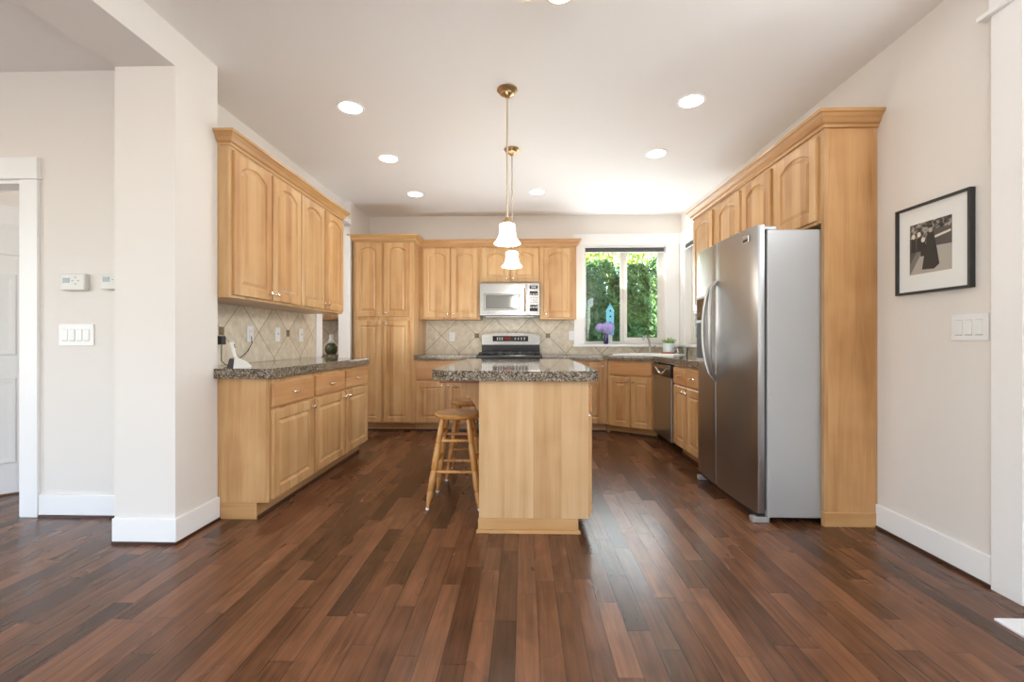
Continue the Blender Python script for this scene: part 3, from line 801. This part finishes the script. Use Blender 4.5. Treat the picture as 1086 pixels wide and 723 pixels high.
# ------------------------------------------------------------------ stools
def make_stool(label, loc, rz):
    st = thing('bar_stool', label, 'stool', loc, rz, 'turned wooden stools at the island')
    SH = .602
    MB().lathe([(.03, SH-.034), (.13, SH-.034), (.148, SH-.026), (.155, SH-.012), (.150, SH-.002), (.135, SH), (.09, SH-.006), (.02, SH-.010)], 32).build('seat', STOOL_W, st, True)
    top, bot = .085, .168
    legp = [(0, .011), (.05, .013), (.10, .018), (.17, .0205), (.185, .016), (.20, .0205), (.30, .0215), (.40, .0195), (.415, .015), (.43, .021), (.60, .0225), (.70, .020), (.715, .015), (.73, .020), (.85, .019), (1, .016)]
    def legpt(sx, sy, z):
        u = z/(SH-.03); r = bot+(top-bot)*u; return (sx*r, sy*r, z)
    for sx in (-1, 1):
        for sy in (-1, 1):
            lg = MB().turned(legpt(sx, sy, .012), legpt(sx, sy, SH-.028), legp, 12).build('leg', STOOL_W, st, True)
            MB().turned(legpt(sx, sy, 0), legpt(sx, sy, .014), [(0, .010), (.3, .0125), (1, .0125)], 10).build('glide', PLASTIC, lg, True)
    rp = [(0, .007), (.2, .009), (.28, .0115), (.32, .008), (.38, .011), (.44, .0085), (.5, .0125), (.56, .0085), (.62, .011), (.68, .008), (.72, .0115), (.8, .009), (1, .007)]
    for z, ax in ((.235, 'x'), (.43, 'x'), (.29, 'y'), (.47, 'y')):
        for sg in (-1, 1):
            a, b = (legpt(-1, sg, z), legpt(1, sg, z)) if ax == 'x' else (legpt(sg, -1, z), legpt(sg, 1, z))
            MB().turned(a, b, rp, 9).build('rung', STOOL_W, st, True)
    return st
st1 = make_stool('near turned oak stool beside the island end panel', (-.452, 2.985, 0), 0)
dup(st1, (-.44, 3.58, 0), math.radians(3), 'far turned oak stool half hidden behind the nearer one')

# ------------------------------------------------------------------ ceiling lights
spots = [(-1.235, 3.12, 'downlight nearest the camera in the left row of the ceiling'), (-1.235, 4.00, 'middle downlight of the left row'),
         (-1.232, 4.98, 'far downlight of the left row, nearest the pantry'), (1.156, 3.10, 'downlight nearest the camera at the right, before the refrigerator'),
         (1.168, 3.96, 'second downlight from the camera at the right'), (1.766, 5.43, 'small far downlight above the corner sink'),
         (.142, 4.94, 'downlight just right of the pendant rods, before the microwave')]
can0 = None
for x, y, lab in spots:
    if can0 is None:
        can0 = thing('recessed_light', 'round white recessed '+lab, 'ceiling light', (x, y, H), 0, 'recessed downlights')
        MB().rings([[(r*math.cos(2*PI*i/32), r*math.sin(2*PI*i/32), z) for i in range(32)] for r, z in ((.098, -.0005), (.096, -.006), (.078, -.004), (.076, -.0008))], False, False).build('trim_ring', WHITE, can0, True)
        MB().lathe([(.0755, -.003), (.0755, -.0012)], 32).build('lens', CANLENS, can0)
    else: dup(can0, (x, y, H), 0, 'round white recessed '+lab)
def make_pendant(label, loc):
    p = thing('pendant_lamp', label, 'pendant lamp', loc, 0, 'bell shaped pendants over the island')
    MB().lathe([(.066, -.001), (.068, -.008), (.060, -.018), (.052, -.022), (.046, -.034), (.022, -.044), (.010, -.060)], 24).build('canopy', GOLD, p, True)
    MB().tube([(0, 0, -.055), (0, 0, -.86)], .0065, 10).build('rod', RODM, p, True)
    MB().lathe([(.008, -.845), (.014, -.85), (.016, -.862), (.032, -.868), (.036, -.882), (.034, -.890)], 20).build('shade_holder', GOLD, p, True)
    MB().lathe([(.030, -.884), (.048, -.892), (.053, -.910), (.051, -.930), (.053, -.955), (.062, -.985), (.080, -1.010), (.087, -1.018), (.084, -1.020), (.060, -.990), (.045, -.93), (.03, -.90)], 28, cap0=False, cap1=True).build('shade', SHADE, p, True)
    bl = bpy.data.lights.new('pendant_bulb', 'POINT'); bl.energy = 5; bl.color = (1, .93, .83); bl.shadow_soft_size = .06
    bo = bpy.data.objects.new('pendant_bulb', bl); COL.objects.link(bo); bo.parent = p; bo.location = (0, 0, -1.06)
    return p
pd = make_pendant('nearer brass pendant with glowing bell shade above the island', (-.112, 2.925, H))
dup(pd, (-.106, 3.835, H), 0, 'farther brass pendant with glowing bell shade above the island')
cl = thing('ceiling_light', 'bronze ceiling light with small glass shades cut off by the top of the view', 'ceiling light', (.10, 1.78, H))
MB().lathe([(.07, -.001), (.07, -.012), (.04, -.03), (.012, -.04), (.012, -.10), (.02, -.12), (.012, -.14), (.004, -.162)], 20).build('canopy', GOLD, cl, True)
for a in (62, 140, -28, -118):
    dx, dy = math.cos(math.radians(a)), math.sin(math.radians(a))
    ar = MB().tube([(dx*.01, dy*.01, -.085), (dx*.06, dy*.06, -.065), (dx*.105, dy*.105, -.08), (dx*.11, dy*.11, -.10)], .006, 8).build('arm', GOLD, cl, True)
    MB().lathe([(.02, -.098), (.045, -.125), (.062, -.165), (.066, -.186), (.061, -.192), (.02, -.196)], 20, (dx*.11, dy*.11, 0)).build('shade', BOWL, ar, True)
    MB().tube([(dx*.11+.066*math.cos(k*PI/14), dy*.11+.066*math.sin(k*PI/14), -.187) for k in range(29)], .0035, 6).build('rim', GOLD, ar, True)

# ------------------------------------------------------------------ wall plates, thermostats, outlets
def plate(name, label, cat, loc, rz, n, w, h, kind, group=None):
    r = thing(name, label, cat, loc, rz, group)
    MB().box(-w/2, w/2, -.006, 0, -h/2, h/2, .003).build('plate', PLASTIC, r)
    pitch = .046
    for k in range(n):
        x = (k-(n-1)/2)*pitch
        if kind == 'rocker':
            q = MB().mat(PLASTIC).box(x-.0165, x+.0165, -.009, -.0062, -.033, .033, .002)
            q.mat(SLOT).box(x-.0165, x+.0165, -.0078, -.0061, -.0365, -.0338).box(x-.0165, x+.0165, -.0068, -.0061, .0338, .0350)
            q.build('rocker', None, r)
        elif kind == 'toggle':
            MB().box(x-.005, x+.005, -.02, -.0062, -.004, .018, .002).build('toggle', PLASTIC, r)
        else:
            q = MB().mat(PLASTIC).box(x-.016, x+.016, -.008, -.0062, -.034, .034, .003).mat(SLOT)
            for zz in (-.018, .018): q.box(x-.008, x-.005, -.0086, -.0081, zz-.005, zz+.006).box(x+.005, x+.008, -.0086, -.0081, zz-.005, zz+.006)
            q.build('receptacle', None, r)
    return r
plate('light_switch', 'white four-rocker switch plate on the hall wall below the thermostat', 'light switch', (-2.748, YH-.001, 1.117), 0, 4, .222, .132, 'rocker')
plate('light_switch', 'white three-rocker switch plate on the right wall under the framed photograph', 'light switch', (XR-.001, 2.095, 1.143), -PI/2, 3, .172, .122, 'rocker')
OG = 'outlets on the tiled walls'
plate('wall_outlet', 'white outlet on the tiles between pantry and range', 'outlet', (-.958, YB-.011, 1.135), 0, 1, .074, .118, 'outlet', OG)
plate('wall_outlet', 'white outlet on the tiles left of the sink window', 'outlet', (.625, YB-.011, 1.15), 0, 1, .074, .118, 'outlet', OG)
for y, lab, kd in ((3.38, 'white outlet on the left tiles nearest the phone', 'outlet'), (3.764, 'white toggle switch plate on the left tiles, left of the bronze inset', 'toggle'), (4.163, 'white toggle switch plate on the left tiles, right of the bronze inset', 'toggle')):
    plate('wall_outlet' if kd == 'outlet' else 'light_switch', lab, 'outlet' if kd == 'outlet' else 'light switch', (XL+.011, y, 1.135), PI/2, 1, .078, .122, kd, OG if kd == 'outlet' else None)
def thermostat(label, loc):
    t_ = thing('thermostat', label, 'thermostat', loc, 0)
    MB().box(-.075, .075, -.012, 0, -.046, .050, .005).build('back_plate', IVORY, t_)
    MB().box(-.078, .078, -.034, -.0122, -.050, .054, .010, 3).build('cover', IVORY, t_)
    MB().box(-.058, -.014, -.0352, -.0345, -.003, .026).build('screen', LCD, t_)
    b = MB()
    for dx, dz_ in ((0, .02), (0, -.02), (-.018, 0), (.018, 0)): b.box(.022+dx-.006, .022+dx+.006, -.0362, -.0345, .009+dz_-.003, .009+dz_+.003, .001)
    b.build('buttons', SLOT, t_)
    return t_
thermostat('off-white thermostat with small grey screen above the four-rocker switch', (-2.745, YH-.001, 1.437))
t2 = thermostat('off-white thermostat half hidden behind the edge of the wing wall', (-2.495, YH-.001, 1.442))

# ------------------------------------------------------------------ framed photograph
PY0, PY1, PZ0, PZ1 = 2.105, 2.50, 1.318, 1.79
pf = thing('framed_photograph', 'black framed black-and-white photograph of figures in long coats on the right wall', 'picture', (XR-.001, (2.07+2.476)/2, 0), -PI/2)
w2 = .203; z0_, z1_ = 1.325, 1.782
f = MB().box(-w2, -w2+.012, -.026, 0, z0_, z1_, .001).box(w2-.012, w2, -.026, 0, z0_, z1_, .001).box(-w2+.012, w2-.012, -.026, 0, z0_, z0_+.012, .001).box(-w2+.012, w2-.012, -.026, 0, z1_-.012, z1_, .001)
f.build('frame', DKPLASTIC, pf)
MATB, _, _ = new_mat('mat_board', .85, 0, (.80, .81, .79))
MB().box(-w2+.012, w2-.012, -.012, -.004, z0_+.012, z1_-.012).build('mat_board', MATB, pf)
def tone(n, v, warm=1.08): return new_mat(n, .5, 0, (v*warm, v, v*.88))[0]
P1, P2, P3, P4, P5 = tone('photo_black', .030), tone('photo_dark', .085), tone('photo_mid', .17), tone('photo_light', .40), tone('photo_pale', .66)
pm, pnt, pb = new_mat('photo_foliage', .5)
nt_ = noise(pnt, coords(pnt), 55, 4, .7); pnt.links.new(ramp(pnt, nt_, [(.38, (.02, .017, .014)), (.5, (.10, .09, .075)), (.62, (.45, .42, .37))]), pb.inputs[0])
px0, px1, pz0, pz1 = -.125, .105, 1.425, 1.685
def pxz(u, v): return (px0+(px1-px0)*u, pz0+(pz1-pz0)*v)
pic = MB()
def lay(poly, m, d): pic.mat(m).prism_xz([pxz(u, v) for u, v in poly], -.0125-d*.0004, -.0121)
lay([(0, 0), (1, 0), (1, 1), (0, 1)], P4, 0)
lay([(0, .52), (1, .5), (1, 1), (0, 1)], pm, 1)
lay([(.55, .50), (1, .48), (1, .80), (.6, .82)], P2, 2)
lay([(.60, .64), (.98, .70), (.98, .74), (.62, .69)], P5, 3)
lay([(0, .12), (.12, .2), (.36, .55), (.34, .70), (0, .72)], P2, 2)
lay([(0, .0), (.30, .42), (.22, .5), (0, .2)], P3, 3)
for u, v in ((.10, .76), (.24, .78), (.34, .66)): lay([(u+.045*math.cos(a*PI/5), v+.05*math.sin(a*PI/5)) for a in range(10)], P5, 5)
for u, v in ((.10, .60), (.24, .60), (.34, .50)): lay([(u-.06, v-.16), (u+.06, v-.16), (u+.05, v+.11), (u-.05, v+.11)], P1, 4)
lay([(.32, .08), (.60, .06), (.72, .14), (.64, .55), (.60, .76), (.46, .78), (.40, .5)], P1, 6)
lay([(.525+.045*math.cos(a*PI/5), .82+.055*math.sin(a*PI/5)) for a in range(10)], P4, 7)
lay([(.49, .86), (.56, .86), (.58, .90), (.53, .92), (.48, .90)], P1, 8)
pic.build('photo_print', None, pf)

# ------------------------------------------------------------------ left worktop: phone
ph = thing('cordless_phone', 'white cordless phone cradle on the left granite worktop', 'phone', (-1.775, 2.715, CT1), math.radians(50)); ph.scale = (.8, .8, .78)
bp_ = [(-.055, 0), (.065, 0), (.072, .012), (.03, .055), (-.03, .085), (-.048, .075)]
MB().prism_xz(bp_, -.045, .045).build('cradle', IVORY, ph)
MB().prism_xz([(-.075, 0), (-.056, 0), (-.049, .074), (-.056, .07)], -.045, .045).build('back_shell', DKPLASTIC, ph)
MB().box(.03, .045, -.02, .02, .046, .0475).build('keypad', SLOT, ph)
hs = MB().mat(IVORY).box(-.024, .024, -.012, .014, 0, .150, .008, 3).mat(LCD).box(-.015, .015, -.0135, -.0121, .095, .125).mat(SLOT)
for r_ in range(4):
    for i in range(3): hs.box(-.015+.011*i, -.007+.011*i, -.0135, -.0121, .028+.014*r_, .036+.014*r_)
hs = tag(hs.build('phone_handset', None), 'white phone handset leaning upright in its cradle', 'phone')
hs.scale = (.8, .8, .75); hs.location = (-1.786, 2.703, CT1+.052); hs.rotation_euler = (math.radians(-14), 0, math.radians(112))
cord = [(-1.82, 2.74, CT1+.006), (-1.83, 2.85, CT1+.006), (-1.95, 2.98, CT1+.006), (-2.06, 3.10, CT1+.007), (-2.11, 3.22, CT1+.03), (-2.116, 3.34, CT1+.09), (-2.117, 3.39, CT1+.15), (-2.117, 3.385, CT1+.20)]
tag(MB().tube(cord, .003, 6).build('cable', DKPLASTIC), 'thin dark cord running from the phone to the outlet on the left tiles', 'cord')
tag(MB().box(-2.1285, -2.085, 2.995, 3.045, 1.055, 1.115, .006).build('power_adapter', DKPLASTIC), 'black power adapter on the tiles above the phone', 'adapter')
cord = [(-2.10, 3.02, 1.054), (-2.095, 3.01, 1.0), (-2.06, 2.96, .945), (-1.98, 2.88, .925), (-1.88, 2.79, .9185)]
tag(MB().tube(cord, .003, 6).build('cable', DKPLASTIC), 'dark cord hanging from the black adapter down behind the phone', 'cord')

# ------------------------------------------------------------------ sink corner
sk = thing('sink', 'white drop-in sink in the corner worktop below the window', 'sink', (1.50, 5.375, CT1), ang)
SINKW, _, _ = new_mat('white_sink_enamel', .15, 0, (.86, .87, .87))
def rl(a, b, z): return [(-a, -b, z), (a, -b, z), (a, b, z), (-a, b, z)]
MB().rings([rl(.36, .24, .0005), rl(.355, .235, .012), rl(.325, .205, .012), rl(.315, .195, .004), rl(.30, .18, .0015)], True, True).build('rim', SINKW, sk)
MB().lathe([(.03, .0016), (.03, .003), (.02, .003)], 16).build('drain', CHROME, sk)
fc = thing('faucet', 'tall nickel faucet behind the corner sink', 'faucet', (1.585, 5.635, CT1))
MB().lathe([(.03, 0), (.03, .008), (.021, .014), (.019, .10), (.016, .11)], 18).build('base', NICKEL, fc, True)
MB().tube([(0, 0, .10), (-.012, -.004, .17), (-.03, -.02, .205), (-.065, -.06, .225), (-.10, -.10, .215), (-.115, -.118, .185)], [.014, .014, .014, .014, .0155, .017], 12).build('spout', NICKEL, fc, True)
MB().tube([(.014, 0, .075), (.04, .005, .085), (.075, .01, .11)], .006, 8).build('lever', NICKEL, fc, True)
sp = thing('soap_dispenser', 'small nickel soap dispenser at the back of the corner sink', 'soap dispenser', (1.93, 5.62, CT1))
MB().lathe([(.024, 0), (.024, .006), (.012, .012), (.010, .05), (.016, .055), (.016, .066)], 16).build('base', CHROME, sp, True)
MB().tube([(0, 0, .06), (-.02, -.012, .066), (-.055, -.035, .06)], .006, 8).build('nozzle', CHROME, sp, True)
cup = thing('glass_tumbler', 'clear glass tumbler standing between the plant and the side window', 'glass', (1.955, 5.45, CT1))
MB().lathe([(.03, 0), (.036, .085), (.033, .085), (.0275, .005)], 20).build('tumbler_body', glass('clear_tumbler', (.93, .96, .97)), cup, True)
TERRA, _, _ = new_mat('coral_saucer', .4, 0, (.55, .10, .05))
POT, _, _ = new_mat('pale_aqua_ceramic', .3, 0, (.70, .82, .82))
tag(MB().lathe([(.06, 0), (.078, .004), (.095, .026), (.090, .028), (.074, .010), (.02, .008)], 24).build('saucer', TERRA, None, True, (1.80, 5.58, CT1)), 'coral red saucer under the aqua plant pot', 'saucer')
pp = thing('potted_succulent', 'small succulent in a pale aqua pot by the window corner', 'potted plant', (1.80, 5.58, CT1+.0085))
MB().lathe([(.055, 0), (.060, .004), (.072, .125), (.075, .130), (.069, .130), (.066, .115), (.02, .112)], 24).build('pot', POT, pp, True)
LEAF1, lnt, lb = new_mat('succulent_leaf', .45); nn = noise(lnt, coords(lnt), 30, 2); lnt.links.new(ramp(lnt, nn, [(.35, (.10, .20, .06)), (.55, (.30, .42, .14)), (.7, (.55, .50, .28))]), lb.inputs[0])
lm = MB(); rnd = random.Random(3)
for k in range(26):
    a = rnd.uniform(0, 2*PI); L = rnd.uniform(.05, .10); tl = rnd.uniform(.2, 1.0)
    d_ = Vector((math.cos(a)*tl, math.sin(a)*tl, 1)).normalized(); b0 = Vector((math.cos(a)*.03*tl, math.sin(a)*.03*tl, .11))
    lm.tube([b0, b0+d_*L*.5, b0+d_*L*.85, b0+d_*L], [.005, .010, .006, .001], 6)
lm.build('leaves', LEAF1, pp, True)

# ---- window sill
COBALT, _, _ = new_mat('cobalt_glass', .08, 0, (.012, .012, .09), .8)
vs = thing('vase', 'cobalt blue vase of hydrangeas on the window sill', 'vase', (1.075, 5.862, WZ0))
MB().lathe([(.026, 0), (.030, .005), (.031, .10), (.026, .125), (.030, .145), (.027, .145), (.023, .125)], 18, cap1=True).build('vase_body', COBALT, vs, True)
HYD, hnt, hb = new_mat('hydrangea_petal', .6); nn = noise(hnt, coords(hnt), 70, 2); hnt.links.new(ramp(hnt, nn, [(.35, (.30, .24, .62)), (.5, (.46, .40, .78)), (.68, (.66, .62, .90))]), hb.inputs[0])
LEAFG, _, _ = new_mat('fresh_leaf', .5, 0, (.22, .40, .06))
def hydrangea(label, c, r, base):
    h = thing('hydrangea', label, 'flower', base, 0, 'hydrangeas in the blue vase')
    c = Vector(c)-Vector(base); mb = MB(); rn = random.Random(int(r*1000))
    for i in range(150):
        zf = 1-2*(i+.5)/150; a = i*2.39996; q = math.sqrt(1-zf*zf)
        n_ = Vector((q*math.cos(a), q*math.sin(a), zf)); p = c+n_*r*rn.uniform(.86, 1.04)
        tx = n_.orthogonal().normalized(); ty = n_.cross(tx)
        s_ = r*.17; ph_ = rn.uniform(0, PI)
        for k in range(4):
            b1 = ph_+k*PI/2; d1 = tx*math.cos(b1)+ty*math.sin(b1); d2 = tx*math.cos(b1+.6)+ty*math.sin(b1+.6); d3 = tx*math.cos(b1-.6)+ty*math.sin(b1-.6)
            mb._f([mb.bm.verts.new(v) for v in (p, p+d3*s_*.75+n_*s_*.15, p+d1*s_+n_*s_*.25, p+d2*s_*.75+n_*s_*.15)])
    mb.ball(c, r*.84, u=14, v=10)
    mb.build('flower_head', HYD, h)
    MB().tube([(0, 0, 0), c*.5+Vector((0, 0, .01)), c*.95], .003, 6).build('stem', LEAFG, h)
    return h
hydrangea('large lilac hydrangea head above the cobalt vase', (1.095, 5.84, WZ0+.205), .085, (1.075, 5.862, WZ0+.13))
h2 = hydrangea('smaller lilac hydrangea head leaning left of the larger one', (.995, 5.85, WZ0+.215), .060, (1.072, 5.862, WZ0+.132))
lf = MB()
for a in (0, .5, -.5): lf.prism_xz([(-.09+a*.03, .10), (-.065, .075+a*.02), (-.045, .10), (-.06, .125)], -.004+a*.01, -.002+a*.01)
lf.build('leaf', LEAFG, h2)
bh = thing('birdhouse', 'tall pale blue birdhouse with four holes behind the vase on the sill', 'birdhouse', (1.14, 5.925, WZ0))
AQUA, _, _ = new_mat('pale_blue_paint', .5, 0, (.20, .62, .80))
MB().box(-.026, .026, -.014, .014, 0, .12).build('post', PLASTIC, bh)
MB().prism_xz([(-.048, .12), (.048, .12), (.048, .44), (0, .515), (-.048, .44)], -.018, .018).build('front', AQUA, bh)
r_ = MB(); r_.prism_xz([(-.056, .432), (-.048, .440), (0, .517), (0, .532)], -.022, .022).prism_xz([(.056, .432), (.048, .440), (0, .517), (0, .532)], -.022, .022)
r_.build('roof', AQUA, bh)
for z in (.20, .285, .365, .44): 
    MB().lathe([(.013, 0), (.013, .001)], 14, (0, -.0181, z), (0, -1, 0)).build('entrance_hole', DKPLASTIC, bh)
MB().lathe([(.017, 0), (.017, .012)], 14, (0, -.0181, .165), (0, -1, 0)).build('perch', tone('perch_brown', .10), bh)

# ------------------------------------------------------------------ outside the window
struct('ground_outside', MB().box(-7, 12, 6.25, 16, -.5, -.3), new_mat('lawn', .9, 0, (.06, .12, .03))[0])
def leafmat(name, a, b, c):
    m, nt, bs_ = new_mat(name, .55, 0, a, .3)
    n = noise(nt, position(nt), 9, 3); n2 = noise(nt, position(nt), 60, 2)
    nt.links.new(ramp(nt, n*.5+n2*.5, [(.36, a), (.5, b), (.64, c)]), bs_.inputs['Base Color'])
    bs_.inputs['Transmission Weight'].default_value = 0.0
    return m
HEDGE = leafmat('arborvitae_leaf', (.018, .055, .012), (.05, .12, .025), (.13, .20, .05))
MAPLEL = leafmat('yellow_green_leaf', (.22, .34, .05), (.42, .50, .10), (.62, .62, .22))
BARK, _, _ = new_mat('bark', .9, 0, (.10, .07, .05))
def leaf_mesh(name, pts_nrm, size, m, parent, rn):
    V, F = [], []
    for p, n_ in pts_nrm:
        d = Vector((rn.gauss(0, 1), rn.gauss(0, 1), rn.gauss(0, 1))).normalized(); n_ = (n_*1.0+d*.8).normalized()
        tx = n_.orthogonal().normalized(); ty = n_.cross(tx); a = rn.uniform(0, 2*PI); ca, sa = math.cos(a), math.sin(a)
        e1 = (tx*ca+ty*sa)*size*rn.uniform(.7, 1.3); e2 = (ty*ca-tx*sa)*size*.45
        k = len(V); V += [p-e1, p+e2, p+e1, p-e2]; F.append((k, k+1, k+2, k+3))
    me = bpy.data.meshes.new(name); me.from_pydata([tuple(v) for v in V], [], F); me.materials.append(m)
    o = bpy.data.objects.new(name, me); COL.objects.link(o); o.parent = parent; return o
def arborvitae(label, x, y, h, r, seed):
    rn = random.Random(seed)
    t_ = thing('arborvitae', label, 'shrub', (x, y, -.3), 0, 'hedge of arborvitae outside the window')
    MB().tube([(0, 0, 0), (0, 0, h*.9)], [.05, .015], 8).build('trunk', BARK, t_)
    pts = []
    for i in range(10000):
        u = rn.random()**.9; z = .1+u*h; rad = r*(1-.62*max(0, (u-.55)/.45)**1.6)*(1-.35*max(0, .12-u)/.12)
        a = rn.uniform(0, 2*PI); q = rad*(1-.35*rn.random()**2)+.05*math.sin(a*5+z*7)
        n_ = Vector((math.cos(a), math.sin(a), .35))
        pts.append((Vector((q*math.cos(a), q*math.sin(a), z)), n_))
    leaf_mesh('foliage', pts, .038, HEDGE, t_, rn)
    MB().lathe([(r*.6, .1), (r*.62, h*.35), (r*.4, h*.7), (.03, h*.97)], 12).build('inner_foliage', HEDGE, t_)
    return t_
hl = ['dense green arborvitae cut off by the left edge of the sink window', 'arborvitae filling the left window pane behind the birdhouse', 'arborvitae in the right window pane, just right of the mullion', 'arborvitae at the right edge of the right window pane', 'arborvitae beyond the window corner, the last one to the right']
for i, (x, y, h, r) in enumerate(((.80, 8.45, 2.72, .60), (1.42, 8.55, 2.80, .60), (2.04, 8.45, 2.70, .60), (2.68, 8.55, 2.85, .60), (3.32, 8.45, 2.75, .60))):
    arborvitae(hl[i], x, y, h, r, 11+i)
tr_ = thing('maple_tree', 'sunlit yellow-green tree rising behind the hedge', 'tree', (2.0, 10.3, -.3))
MB().tube([(0, 0, 0), (.05, .02, 2.2), (-.1, 0, 4.2)], [.14, .1, .04], 10).build('trunk', BARK, tr_)
rn = random.Random(5); pts = []
cl_ = [Vector((rn.uniform(-2.6, 2.6), rn.uniform(-.9, .9), rn.uniform(1.6, 4.6))) for _ in range(75)]
for c_ in cl_:
    for i in range(260):
        d = Vector((rn.gauss(0, 1), rn.gauss(0, 1), rn.gauss(0, 1))).normalized()
        pts.append((c_+d*.55*rn.random()**.4, d+Vector((0, 0, .6))))
leaf_mesh('foliage', pts, .06, MAPLEL, tr_, rn)
